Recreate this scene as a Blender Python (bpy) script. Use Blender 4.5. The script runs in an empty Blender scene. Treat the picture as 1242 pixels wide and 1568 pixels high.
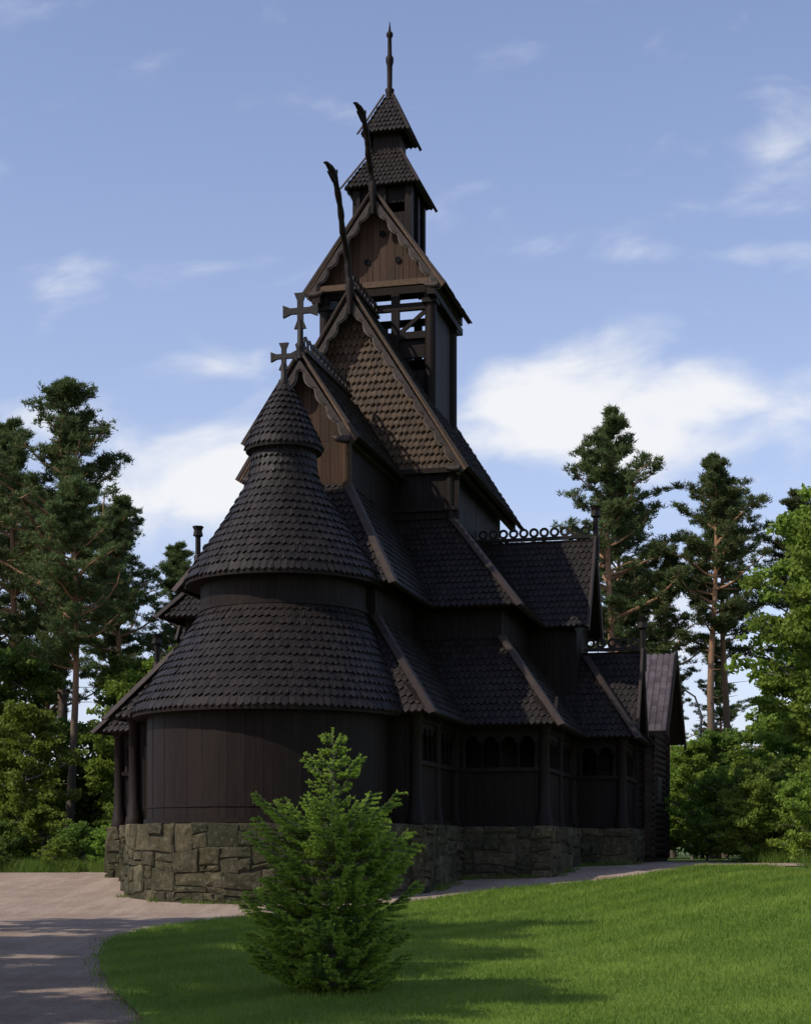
import bpy, bmesh, math, random
import numpy as np
from mathutils import Vector, Matrix
random.seed(7); rng=np.random.default_rng(7)
R=random.random
def U(a,b): return a+(b-a)*random.random()
scene=bpy.context.scene

# ---------------------------------------------------------------- materials
def new_mat(name):
    m=bpy.data.materials.new(name); m.use_nodes=True
    nt=m.node_tree; b=nt.nodes['Principled BSDF']
    return m,nt,b
def L(nt,a,b): nt.links.new(a,b)
def noise(nt,scale,detail=4,vec=None,rough=.6,dist=0):
    n=nt.nodes.new('ShaderNodeTexNoise'); n.inputs['Scale'].default_value=scale
    n.inputs['Detail'].default_value=detail; n.inputs['Roughness'].default_value=rough
    n.inputs['Distortion'].default_value=dist
    if vec is not None: L(nt,vec,n.inputs['Vector'])
    return n
def mapping(nt,scale,kind='Object',rz=0):
    tc=nt.nodes.new('ShaderNodeTexCoord'); mp=nt.nodes.new('ShaderNodeMapping')
    mp.inputs['Scale'].default_value=scale; mp.inputs['Rotation'].default_value=(0,0,rz); L(nt,tc.outputs[kind],mp.inputs['Vector'])
    return mp.outputs['Vector']
def ramp(nt,fac,stops):
    r=nt.nodes.new('ShaderNodeValToRGB'); L(nt,fac,r.inputs['Fac'])
    e=r.color_ramp.elements
    while len(e)<len(stops): e.new(.5)
    for i,(p,c) in enumerate(stops):
        e[i].position=p; e[i].color=(c[0],c[1],c[2],1)
    return r.outputs['Color']
def mixc(nt,f,a,b,mode='MIX'):
    m=nt.nodes.new('ShaderNodeMix'); m.data_type='RGBA'; m.blend_type=mode
    if isinstance(f,(int,float)): m.inputs[0].default_value=f
    else: L(nt,f,m.inputs[0])
    for k,v in ((6,a),(7,b)):
        if isinstance(v,tuple): m.inputs[k].default_value=(v[0],v[1],v[2],1)
        else: L(nt,v,m.inputs[k])
    return m.outputs[2]
def mth(nt,op,a,b=None,c=None):
    m=nt.nodes.new('ShaderNodeMath'); m.operation=op
    for i,v in enumerate((a,b,c)):
        if v is None: continue
        if isinstance(v,(int,float)): m.inputs[i].default_value=v
        else: L(nt,v,m.inputs[i])
    return m.outputs[0]
def bump(nt,b,h,strength=.4,dist=.02):
    n=nt.nodes.new('ShaderNodeBump'); n.inputs['Strength'].default_value=strength
    n.inputs['Distance'].default_value=dist; L(nt,h,n.inputs['Height']); L(nt,n.outputs['Normal'],b.inputs['Normal'])
def island(nt):
    g=nt.nodes.new('ShaderNodeNewGeometry'); return g.outputs['Random Per Island']

def wood(name,c1,c2,rough=.62,stretch=(9,9,.7),spec=.2,var=.7,patch=.35):
    m,nt,b=new_mat(name)
    v=mapping(nt,stretch); n=noise(nt,1.6,6,v)
    c=ramp(nt,n.outputs['Fac'],[(.3,c1),(.7,c2)])
    r=island(nt); k=mth(nt,'MULTIPLY_ADD',r,var,1-var*.55)
    cc=nt.nodes.new('ShaderNodeCombineColor'); [L(nt,k,cc.inputs[i]) for i in range(3)]
    c=mixc(nt,1.0,c,cc.outputs[0],'MULTIPLY')
    v2=mapping(nt,(1,1,1)); n2=noise(nt,.8,3,v2)
    c=mixc(nt,mth(nt,'MULTIPLY',n2.outputs['Fac'],patch),c,(c2[0]*1.6,c2[1]*1.5,c2[2]*1.45))
    L(nt,c,b.inputs['Base Color']); b.inputs['Roughness'].default_value=rough
    b.inputs['Specular IOR Level'].default_value=spec
    bump(nt,b,n.outputs['Fac'],.5,.02)
    return m
M_tar=wood('tarred_planks',(.0055,.0036,.0027),(.0145,.0093,.0068),var=.5,spec=.14)
M_shin=wood('tarred_shingles',(.0065,.0048,.0038),(.0185,.0140,.0112),.56,(6,6,3),.22,.95)
M_gold=wood('sunlit_gold_shingles',(.021,.0125,.0065),(.068,.041,.021),.6,(6,6,3),var=.9)  # golden brown gable shingles, with the sunlit glow put into their colour
M_brown=wood('brown_boards',(.022,.0105,.0055),(.056,.029,.014),.65)
M_trim=wood('bargeboard_wood',(.055,.033,.018),(.13,.08,.045),.7,(5,5,5))
M_grey=wood('carved_grey_wood',(.05,.04,.033),(.12,.098,.08),.75,(5,5,5))
M_hip=wood('hip_boards',(.020,.0143,.0115),(.044,.032,.026),.6,(3,3,3))
M_log=wood('log_timber',(.022,.015,.011),(.05,.034,.024),.75,(1,1,8))

def stone_mat():
    m,nt,b=new_mat('granite_blocks')
    v=mapping(nt,(1,1,1)); n=noise(nt,4,9,v,.78); n2=noise(nt,1.1,5,v,.7); n3=noise(nt,11,6,v,.7)
    c=ramp(nt,n.outputs['Fac'],[(.28,(.03,.027,.02)),(.5,(.095,.085,.06)),(.72,(.22,.2,.15))])
    r=island(nt); c2=ramp(nt,r,[(0,(.45,.45,.42)),(.35,(.74,.71,.6)),(.7,(.95,.87,.70)),(1,(1.3,1.22,1.02))])
    c=mixc(nt,1.0,c,c2,'MULTIPLY')
    c=mixc(nt,ramp(nt,n2.outputs['Fac'],[(.42,(0,0,0)),(.62,(.75,.75,.75))]),c,(.036,.040,.018))
    c=mixc(nt,ramp(nt,n3.outputs['Fac'],[(.56,(0,0,0)),(.68,(.55,.55,.55))]),c,(.23,.22,.17))
    L(nt,c,b.inputs['Base Color']); b.inputs['Roughness'].default_value=.93
    b.inputs['Specular IOR Level'].default_value=.15
    bump(nt,b,n.outputs['Fac'],1.0,.10)
    return m
M_stone=stone_mat()
def simple(name,c1,c2,sc=8,rough=.9,bs=.4,bd=.02):
    m,nt,b=new_mat(name); v=mapping(nt,(1,1,1)); n=noise(nt,sc,6,v)
    L(nt,ramp(nt,n.outputs['Fac'],[(.3,c1),(.7,c2)]),b.inputs['Base Color'])
    b.inputs['Roughness'].default_value=rough; b.inputs['Specular IOR Level'].default_value=.2; bump(nt,b,n.outputs['Fac'],bs,bd); return m
M_mortar=simple('lime_mortar',(.04,.036,.027),(.09,.082,.06),12)
M_metal=simple('dark_metal',(.05,.05,.05),(.08,.08,.08),10,.5)
M_hole=simple('dark_hole',(.002,.002,.002),(.004,.004,.004),10,.9)
def leaf_mat(name,ca,cb,tr=.3,world_patches=False):
    m,nt,b=new_mat(name)
    r=island(nt); c=ramp(nt,r,[(0,ca),(1,cb)])
    v=mapping(nt,(1,1,1)); n=noise(nt,.6,3,v)
    c=mixc(nt,mth(nt,'MULTIPLY',n.outputs['Fac'],.5),c,(ca[0]*.6,ca[1]*.62,ca[2]*.7))
    if world_patches:
        n4=noise(nt,.28,5,v,.65); c=mixc(nt,ramp(nt,n4.outputs['Fac'],[(.38,(0,0,0)),(.66,(.7,.7,.7))]),c,(cb[0]*1.3,cb[1]*1.1,cb[2]*1.25))
        wv=nt.nodes.new('ShaderNodeTexWave'); wv.inputs['Scale'].default_value=.22; wv.inputs['Distortion'].default_value=1.6; wv.inputs['Detail'].default_value=2; wv.inputs['Detail Scale'].default_value=.6
        L(nt,mapping(nt,(1,1,1),rz=.5),wv.inputs['Vector'])
        c=mixc(nt,ramp(nt,wv.outputs['Fac'],[(.35,(0,0,0)),(.65,(.38,.38,.38))]),c,(ca[0]*.75,ca[1]*.8,ca[2]*.8))
    oi=nt.nodes.new('ShaderNodeObjectInfo')
    h=nt.nodes.new('ShaderNodeHueSaturation'); L(nt,c,h.inputs['Color'])
    if not world_patches:
        L(nt,mth(nt,'MULTIPLY_ADD',oi.outputs['Random'],.5,.78),h.inputs['Value'])
        L(nt,mth(nt,'MULTIPLY_ADD',oi.outputs['Random'],.025,.482),h.inputs['Hue'])
    c=h.outputs['Color']
    L(nt,c,b.inputs['Base Color']); b.inputs['Roughness'].default_value=.6
    b.inputs['Specular IOR Level'].default_value=.18
    t=nt.nodes.new('ShaderNodeBsdfTranslucent'); L(nt,c,t.inputs['Color'])
    mx=nt.nodes.new('ShaderNodeMixShader'); mx.inputs[0].default_value=tr
    L(nt,b.outputs[0],mx.inputs[1]); L(nt,t.outputs[0],mx.inputs[2])
    L(nt,mx.outputs[0],nt.nodes['Material Output'].inputs['Surface'])
    return m
M_pine=leaf_mat('pine_needles',(.07,.105,.034),(.145,.195,.062),.35)
M_leaf=leaf_mat('birch_leaves',(.16,.25,.035),(.29,.41,.065),.5)
M_leafd=leaf_mat('dark_leaves',(.09,.15,.025),(.17,.25,.045),.4)
M_spin=leaf_mat('spruce_needles',(.065,.10,.02),(.11,.155,.03),.3)
M_sptip=leaf_mat('spruce_fresh_tips',(.20,.29,.035),(.32,.42,.055),.4)
M_grass=leaf_mat('grass_blades',(.10,.18,.02),(.195,.295,.042),.4,True)
M_weed=leaf_mat('weed_leaves',(.09,.16,.02),(.16,.25,.04),.4,True)
def bark():
    m,nt,b=new_mat('pine_bark'); tc=nt.nodes.new('ShaderNodeTexCoord'); s=nt.nodes.new('ShaderNodeSeparateXYZ')
    L(nt,tc.outputs['Object'],s.inputs[0])
    n=noise(nt,3,5,mapping(nt,(3,3,1)))
    f=mth(nt,'MULTIPLY_ADD',s.outputs['Z'],.09,-.5)
    f=mth(nt,'ADD',f,mth(nt,'MULTIPLY_ADD',n.outputs['Fac'],.6,-.3))
    c=ramp(nt,f,[(.1,(.11,.085,.065)),(.6,(.36,.19,.095))])
    L(nt,mixc(nt,mth(nt,'MULTIPLY',n.outputs['Fac'],.5),c,(.05,.04,.03)),b.inputs['Base Color'])
    b.inputs['Roughness'].default_value=.9; bump(nt,b,n.outputs['Fac'],.8,.05); return m
M_bark=bark()
M_bbark=simple('grey_bark',(.07,.06,.05),(.2,.18,.16),4)
def gravel():
    m,nt,b=new_mat('gravel'); v=mapping(nt,(1,1,1)); n=noise(nt,22,9,v,.9); n2=noise(nt,.6,6,v,.75); n3=noise(nt,.9,5,mapping(nt,(2.0,.22,1),rz=.12),.7)
    vo=nt.nodes.new('ShaderNodeTexVoronoi'); vo.inputs['Scale'].default_value=26; L(nt,v,vo.inputs['Vector'])
    c=ramp(nt,n.outputs['Fac'],[(.36,(.16,.11,.08)),(.5,(.36,.27,.205)),(.64,(.56,.45,.36))])
    sp=nt.nodes.new('ShaderNodeSeparateColor'); L(nt,vo.outputs['Color'],sp.inputs[0])
    c=mixc(nt,mth(nt,'MULTIPLY',sp.outputs[0],.4),c,(.46,.36,.28))
    c=mixc(nt,ramp(nt,n2.outputs['Fac'],[(.42,(0,0,0)),(.6,(.5,.5,.5))]),c,(.24,.165,.118))
    c=mixc(nt,ramp(nt,n3.outputs['Fac'],[(.48,(0,0,0)),(.58,(.5,.5,.5))]),c,(.47,.365,.28))
    L(nt,c,b.inputs['Base Color']); b.inputs['Roughness'].default_value=.97; b.inputs['Specular IOR Level'].default_value=.05
    bump(nt,b,n.outputs['Fac'],1.0,.04); return m
M_gravel=gravel()
def pebm():
    m,nt,b=new_mat('pebbles'); c=ramp(nt,island(nt),[(0,(.17,.12,.09)),(.5,(.32,.24,.185)),(1,(.48,.38,.30))]); L(nt,c,b.inputs['Base Color']); b.inputs['Roughness'].default_value=.95; b.inputs['Specular IOR Level'].default_value=.1; return m
M_peb=pebm()
def lawnm():
    m,nt,b=new_mat('lawn_turf'); v=mapping(nt,(1,1,1)); n=noise(nt,40,5,v,.8); n2=noise(nt,.28,5,v,.65); n3=noise(nt,3,4,v)
    c=ramp(nt,n.outputs['Fac'],[(.3,(.075,.13,.015)),(.7,(.16,.25,.034))])
    c=mixc(nt,ramp(nt,n2.outputs['Fac'],[(.38,(0,0,0)),(.66,(.7,.7,.7))]),c,(.21,.29,.045))
    c=mixc(nt,ramp(nt,n3.outputs['Fac'],[(.55,(0,0,0)),(.75,(.4,.4,.4))]),c,(.085,.15,.016))
    L(nt,c,b.inputs['Base Color']); b.inputs['Roughness'].default_value=.9; b.inputs['Specular IOR Level'].default_value=.1
    bump(nt,b,n.outputs['Fac'],.8,.03); return m
M_lawn=lawnm()
M_ground=simple('forest_floor',(.05,.08,.02),(.12,.17,.04),1.5)
M_tile=wood('clay_tiles',(.36,.22,.15),(.52,.37,.28),.8,(3,3,3))

# ---------------------------------------------------------------- mesh builder
class MB:
    def __init__(s): s.v=[]; s.f=[]; s.m=[]; s.sm=[]; s.groups=[]
    def add(s,vs,fs,mat=0,sm=False):
        o=len(s.v); s.v.extend([tuple(p) for p in vs])
        for f in fs: s.f.append([i+o for i in f]); s.m.append(mat); s.sm.append(sm)
    def prism(s,poly,off,mat=0):
        n=len(poly); off=Vector(off); P=[Vector(p) for p in poly]
        vs=P+[p+off for p in P]
        fs=[list(range(n)),list(range(2*n-1,n-1,-1))]+[[i,(i+1)%n+0,(i+1)%n+n,i+n][::-1] for i in range(n)]
        s.add(vs,fs,mat)
    def box(s,a,b,mat=0):
        (x0,y0,z0),(x1,y1,z1)=a,b
        s.prism([(x0,y0,z0),(x1,y0,z0),(x1,y1,z0),(x0,y1,z0)],(0,0,z1-z0),mat)
    def beam(s,p0,p1,w,h,up=(0,0,1),mat=0):
        p0=Vector(p0);p1=Vector(p1); d=(p1-p0).normalized(); up=Vector(up)
        sd=d.cross(up)
        if sd.length<1e-3: sd=d.cross(Vector((1,0,0)))
        sd.normalize(); n=sd.cross(d).normalized()
        q=[p0+sd*(w/2*a)+n*(h/2*b) for a,b in((-1,-1),(1,-1),(1,1),(-1,1))]
        s.prism(q,p1-p0,mat)
    def tube(s,pts,rad,n=8,mat=0,cap=True):
        P=[Vector(p) for p in pts]; vs=[]; fs=[]
        ref=None
        for i,p in enumerate(P):
            d=(P[min(i+1,len(P)-1)]-P[max(i-1,0)])
            d=d.normalized() if d.length>1e-6 else Vector((0,0,1))
            if ref is None:
                ref=Vector((1,0,0)) if abs(d.x)<.9 else Vector((0,1,0))
            a=(ref-d*ref.dot(d)).normalized(); b=d.cross(a); ref=a
            for k in range(n):
                t=2*math.pi*(k+.5)/n
                vs.append(p+(a*math.cos(t)+b*math.sin(t))*rad[i])
        for i in range(len(P)-1):
            for k in range(n):
                fs.append([i*n+k,i*n+(k+1)%n,(i+1)*n+(k+1)%n,(i+1)*n+k])
        s.add(vs,fs,mat,n>6)
        if cap:
            s.add(vs[:n],[list(range(n))[::-1]],mat); s.add(vs[-n:],[list(range(n))],mat)
    def mesh(s,name,mats):
        V=[np.array(s.v,dtype=np.float32).reshape(-1,3)]; LI=[np.array([i for f in s.f for i in f],dtype=np.int32)]
        LT=[np.array([len(f) for f in s.f],dtype=np.int32)]; MI=[np.array(s.m,dtype=np.int32)]; SM=[np.array(s.sm,dtype=bool)]
        o=len(s.v)
        for (v,f,m) in s.groups:
            V.append(v.astype(np.float32)); LI.append((f+o).ravel().astype(np.int32)); LT.append(np.full(len(f),f.shape[1],np.int32))
            MI.append(np.full(len(f),m,np.int32)); SM.append(np.zeros(len(f),bool)); o+=len(v)
        V=np.concatenate(V);LI=np.concatenate(LI);LT=np.concatenate(LT);MI=np.concatenate(MI);SM=np.concatenate(SM)
        me=bpy.data.meshes.new(name); me.vertices.add(len(V)); me.vertices.foreach_set('co',V.ravel())
        me.loops.add(len(LI)); me.loops.foreach_set('vertex_index',LI)
        me.polygons.add(len(LT)); me.polygons.foreach_set('loop_start',np.concatenate([[0],np.cumsum(LT)[:-1]]).astype(np.int32))
        me.polygons.foreach_set('loop_total',LT); me.polygons.foreach_set('material_index',MI)
        me.polygons.foreach_set('use_smooth',SM)
        for m in mats: me.materials.append(m)
        me.update(calc_edges=True); me.validate()
        return me
    def obj(s,name,mats,parent=None):
        o=bpy.data.objects.new(name,s.mesh(name,mats if isinstance(mats,list) else [mats])); scene.collection.objects.link(o)
        if parent: o.parent=parent
        return o
def empty(name,loc=(0,0,0),rz=0):
    e=bpy.data.objects.new(name,None); e.location=loc; e.rotation_euler=(0,0,rz); scene.collection.objects.link(e); return e

def blades(C,D,ln,wd):
    N=len(C); D=D/np.linalg.norm(D,axis=1,keepdims=True)
    rv=rng.normal(size=(N,3)); S=np.cross(D,rv); S/=np.linalg.norm(S,axis=1,keepdims=True)+1e-9
    ln=np.asarray(ln).reshape(-1,1)*np.ones((N,1)); wd=np.asarray(wd).reshape(-1,1)*np.ones((N,1))
    V=np.stack([C-S*wd/2,C+S*wd/2,C+D*ln],axis=1).reshape(-1,3)
    return V,np.arange(N*3).reshape(-1,3)
def leaves(C,sz):
    N=len(C); a=rng.normal(size=(N,3)); a/=np.linalg.norm(a,axis=1,keepdims=True)
    b=np.cross(a,rng.normal(size=(N,3))); b/=np.linalg.norm(b,axis=1,keepdims=True)
    sz=np.asarray(sz).reshape(-1,1)
    V=np.stack([C-a*sz,C-b*sz*.6,C+a*sz,C+b*sz*.6],axis=1).reshape(-1,3)
    return V,np.arange(N*4).reshape(-1,4)

# ---------------------------------------------------------------- terrain
def gh(x,y):
    h=.05*min(max(y-38,0),14)+.03*min(max(x,0),9)*min(max((y-20)/25,0),1)+ .01*max(min(x,0),-10)*min(max((y-20)/25,0),1)
    if abs(x)<60 and abs(y)<90:
        h+=.50*math.exp(-((x-9.0)/4.0)**2-((y-35)/9.5)**2)
    return h
def smooth_poly(pts,n=4):
    out=[]; N=len(pts)
    for i in range(N):
        p0,p1,p2,p3=[Vector(pts[(i+k-1)%N]) for k in range(4)]
        for j in range(n):
            t=j/n
            out.append(.5*((2*p1)+(p2-p0)*t+(2*p0-5*p1+4*p2-p3)*t*t+(3*p1-p0-3*p2+p3)*t**3))
    return out
def sheet(name,pts,dz,mat,cuts=True,jit=0):
    bm=bmesh.new(); vs=[bm.verts.new((p[0]+U(-jit,jit),p[1]+U(-jit,jit),0)) for p in pts]; bm.faces.new(vs)
    xs=[p[0] for p in pts]; ys=[p[1] for p in pts]
    if cuts:
        for ax,lo,hi in((0,max(min(xs),-40),min(max(xs),40)),(1,max(min(ys),0),min(max(ys),80))):
            for k in range(int(math.ceil(lo)),int(hi)+1,1):
                co=[0,0,0]; no=[0,0,0]; co[ax]=k; no[ax]=1
                bmesh.ops.bisect_plane(bm,geom=bm.verts[:]+bm.edges[:]+bm.faces[:],plane_co=co,plane_no=no)
    bmesh.ops.triangulate(bm,faces=bm.faces[:])
    for v in bm.verts: v.co.z=gh(v.co.x,v.co.y)+dz
    bmesh.ops.recalc_face_normals(bm,faces=bm.faces[:])
    me=bpy.data.meshes.new(name); bm.to_mesh(me); bm.free(); me.materials.append(mat)
    if me.polygons[0].normal.z<0: me.flip_normals()
    me.polygons.foreach_set('use_smooth',[True]*len(me.polygons))
    o=bpy.data.objects.new(name,me); scene.collection.objects.link(o); return o
sheet('ground',[(-1500,-200),(1500,-200),(1500,2500),(-1500,2500)],0,M_ground)
gp=[(-34,2),(12,2),(12.5,30),(11.5,45),(12,51),(20,50.5),(30,52),(30,56),(20,54.5),(13,56),(10.5,62),(6,64),(-10,64),(-16,60),(-30,62),(-34,56)]
sheet('gravel_path',gp,.03,M_gravel)
lp=[(-2.0,11.5),(-2.38,14.36),(-3.6,19.1),(-4.26,22.4),(-4.9,27),(-4.6,31.4),(-3.2,35.8),(-1.4,38.6),(.6,41.0),(2.7,43.6),(5.8,44.9),(7.6,47.4),(9.6,50.4),(11.1,50.6),(11.9,46.4),(13,38),(13,25),(11,12),(7,6),(-1,6)]
lpoly=smooth_poly(lp,5)
lawn=sheet('lawn',lpoly,.06,M_lawn,jit=.03)

def in_poly(x,y,poly):
    inside=np.zeros(len(x),bool); n=len(poly); j=n-1
    for i in range(n):
        xi,yi=poly[i][0],poly[i][1]; xj,yj=poly[j][0],poly[j][1]
        c=((yi>y)!=(yj>y))&(x<(xj-xi)*(y-yi)/(yj-yi+1e-12)+xi); inside^=c; j=i
    return inside
ghv=np.vectorize(gh)
def grass():
    N=440000
    y=12+ (38)*rng.random(N)**1.7; x=-6+19*rng.random(N)
    ex=rng.normal(0,.09,N)
    k=in_poly(x+ex,y+ex,lpoly)&(np.abs(x)<y*.30+.6); x=x[k];y=y[k]
    z=ghv(x,y)+.05; C=np.stack([x,y,z],1); n=len(x)
    D=np.stack([rng.normal(0,.45,n),rng.normal(0,.45,n),np.ones(n)],1)
    sc=1+(y-12)/30
    V,F=blades(C,D,.055*sc*(.5+1.0*rng.random(n)),.009*sc)
    m=MB(); m.groups.append((V,F,0)); o=m.obj('lawn_grass',[M_grass]); return o
grass()
def pebbles():
    N=75000; y=13+47*rng.random(N)**1.4; x=-y*.28+rng.random(N)*(y*.28+8)
    k=(~in_poly(x,y,lpoly)); x=x[k];y=y[k]; n=len(x); s=(.005+.013*rng.random(n)**3)*(1+(y-13)/45)
    z=ghv(x,y)+.026; C=np.stack([x,y,z],1); a=rng.random(n)*6.28
    V=[]
    for q in range(3):
        t=a+q*2.09; V.append(C+np.stack([np.cos(t)*s,np.sin(t)*s,0*s],1))
    V.append(C+np.stack([rng.normal(0,.3,n)*s,rng.normal(0,.3,n)*s,s*.5],1))
    V=np.stack(V,1).reshape(-1,3); b=np.arange(n)[:,None]*4
    F=np.concatenate([b+np.array([[0,1,3]]),b+np.array([[1,2,3]]),b+np.array([[2,0,3]])])
    m=MB(); m.groups.append((V,F,0)); m.obj('gravel_stones',[M_peb])
pebbles()
def tufts(name,spots,mat,ln=.2):
    m=MB(); C=[];
    for (x,y,r,n) in spots:
        a=rng.random((n,2))*2-1; xs=x+a[:,0]*r; ys=y+a[:,1]*r*.5
        C.append(np.stack([xs,ys,ghv(xs,ys)+.02],1))
    C=np.concatenate(C); n=len(C); D=np.stack([rng.normal(0,.5,n),rng.normal(0,.5,n),np.ones(n)],1)
    m.groups.append((*blades(C,D,ln*(.4+rng.random(n)),.018),0)); return m.obj(name,[mat])

# ---------------------------------------------------------------- church
TH=math.radians(13.8)
church=empty('stave_church',(-2.63,49.07,0),-TH)
def loc2w(u,v): return (-2.63+.971*u+.2385*v, 49.07-.2385*u+.971*v)
SH=MB(); SB=MB(); HB=MB()
def shingles(mb,org,wd,sd,n,S,Lf,Rf,p=.27,w=.19,t=.04,mat=0):
    rows=int(S/p)+1
    for i in range(rows):
        s0=i*p-.05; s1=min(s0+p*1.25,S)
        if s1-s0<.05: continue
        lo=min(Lf(max(s0,0)),Lf(s1)); hi=max(Rf(max(s0,0)),Rf(s1))
        x=math.floor(lo/w)*w+(w/2 if i%2 else 0)-w
        while x<hi+w:
            g=.008; pt=.095
            pts=[(s1,x+g),(s0+pt+U(-.012,.012),x+g),(s0+U(-.016,.016),x+w/2+U(-.01,.01)),(s0+pt+U(-.012,.012),x+w-g),(s1,x+w-g)]
            q=[]
            for (s,c) in pts:
                sc=max(s,0); q.append((s,min(max(c,Lf(sc)),Rf(sc))))
            if abs(q[3][1]-q[1][1])>.02:
                tt=t+U(-.01,.016)
                vs=[org+wd*q[0][1]+sd*q[0][0]+n*.004]+[org+wd*q[k][1]+sd*q[k][0]+n*tt for k in(1,2,3)]+[org+wd*q[4][1]+sd*q[4][0]+n*.004]
                vs+=[org+wd*q[k][1]+sd*q[k][0]-n*.01 for k in(1,2,3)]
                mb.add(vs,[[0,1,2,3,4],[1,5,6,2],[2,6,7,3]],mat)
            x+=w
def slope(A,B,C,D,sh=True,th=.1,p=.27,w=.19,mb=None,mat=0):
    A,B,C,D=map(Vector,(A,B,C,D))
    wd=(B-A).normalized(); k=(D-A)-wd*(D-A).dot(wd); S=k.length; sd=k.normalized(); n=wd.cross(sd)
    SB.prism([A,B,C,D],-n*th)
    a1=0;b1=(B-A).length;a2=(D-A).dot(wd);b2=(C-A).dot(wd)
    if sh: shingles(mb or SH,A+n*.003,wd,sd,n,S,lambda s:a1+(a2-a1)*s/S,lambda s:b1+(b2-b1)*s/S,p,w,mat=mat)
def hip(p0,p1,w=.26):
    p0=Vector(p0);p1=Vector(p1); d=(p1-p0).normalized(); hz=Vector((d.x,d.y,0)).normalized()
    up=Vector((-hz.x*abs(d.z),-hz.y*abs(d.z),Vector((d.x,d.y,0)).length))
    p0=p0-d*.16
    sd=d.cross(up).normalized(); up=sd.cross(d).normalized()
    if up.z<0: up=-up
    for sg in(-1,1):
        a=p0+up*.095; b=p1+up*.095; o=sd*sg*w*.62-up*w*.30
        HB.prism([a,a+o,b+o,b],up*.035)
def ring(x0,x1,y0,y1,z0,ins,z1,sides='FRBL',hips=(0,1,2,3)):
    P=[(x0,y0,z0),(x1,y0,z0),(x1,y1,z0),(x0,y1,z0)]; Q=[(x0+ins,y0+ins,z1),(x1-ins,y0+ins,z1),(x1-ins,y1-ins,z1),(x0+ins,y1-ins,z1)]
    for i,c in enumerate('FRBL'):
        if c in sides:
            j=(i+1)%4; slope(P[i],P[j],Q[j],Q[i])
    for i in hips: hip(P[i],Q[i])
ZE,ZT,ZM,ZN=5.23,8.1,9.03,12.4
ring(-7.4,7.4,0,17.6,ZE,2.15,ZT)
ring(-5.9,5.9,1.5,16.1,ZM,2.75,ZN)
slope((-4.67,-5.1,ZE),(4.67,-5.1,ZE),(2.57,-3,ZT),(-2.57,-3,ZT))
slope((4.67,-5.1,ZE),(4.67,1.9,ZE),(2.57,1.9,ZT),(2.57,-3,ZT)); slope((-4.67,1.9,ZE),(-4.67,-5.1,ZE),(-2.57,-3,ZT),(-2.57,1.9,ZT))
hip((4.67,-5.1,ZE),(2.57,-3,ZT)); hip((-4.67,-5.1,ZE),(-2.57,-3,ZT))
slope((-3.2,-3.6,ZM),(3.2,-3.6,ZM),(1.3,-1.5,12.3),(-1.3,-1.5,12.3))
slope((3.2,-3.6,ZM),(3.2,4,ZM),(1.3,4,12.3),(1.3,-1.5,12.3)); slope((-3.2,4,ZM),(-3.2,-3.6,ZM),(-1.3,-1.5,12.3),(-1.3,4,12.3))
hip((3.2,-3.6,ZM),(1.3,-1.5,12.3)); hip((-3.2,-3.6,ZM),(-1.3,-1.5,12.3))
def gableroof_u(sg,u0,u1,vc,hw,ze,zr):
    if sg>0:
        slope((u0,vc-hw,ze),(u1,vc-hw,ze),(u1,vc,zr),(u0,vc,zr)); slope((u1,vc+hw,ze),(u0,vc+hw,ze),(u0,vc,zr),(u1,vc,zr))
    else:
        slope((-u1,vc-hw,ze),(-u0,vc-hw,ze),(-u0,vc,zr),(-u1,vc,zr)); slope((-u0,vc+hw,ze),(-u1,vc+hw,ze),(-u1,vc,zr),(-u0,vc,zr))
    for s2 in(-1,1):
        HB.beam((sg*(u1+.02),vc+s2*(hw+.06),ze-.12),(sg*(u1+.02),vc,zr+.02),.3,.08,(sg,0,0))
W=MB()
for sg in(-1,1):
    gableroof_u(sg,3.0,7.35,8.8,2.0,ZM,12.3)
    gableroof_u(sg,6.8,8.98,8.8,1.7,5.6,8.34)
    if sg>0:
        slope((7,6.2,ZE),(9.05,6.2,ZE),(7.1,8.3,ZT),(7,8.3,ZT)); slope((9.05,6.2,ZE),(9.05,11.4,ZE),(7.1,9.3,ZT),(7.1,8.3,ZT)); slope((9.05,11.4,ZE),(7,11.4,ZE),(7,9.3,ZT),(7.1,9.3,ZT))
        slope((5,6.2,ZE),(7,6.2,ZE),(7,8.3,ZT),(5,8.3,ZT))
    else:
        slope((-9.05,6.2,ZE),(-5,6.2,ZE),(-5,8.3,ZT),(-7.1,8.3,ZT)); slope((-9.05,11.4,ZE),(-9.05,6.2,ZE),(-7.1,8.3,ZT),(-7.1,9.3,ZT))
    hip((sg*9.05,6.2,ZE),(sg*7.1,8.3,ZT)); hip((sg*9.05,11.4,ZE),(sg*7.1,9.3,ZT))
    W.prism([(sg*6.9,7.0,8.9),(sg*6.9,10.6,8.9),(sg*6.9,8.8,12.1)],(sg*-.1,0,0))
    W.prism([(sg*8.7,7.3,5.4),(sg*8.7,10.3,5.4),(sg*8.7,8.8,8.1)],(sg*-.1,0,0))
TR=MB()
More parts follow.
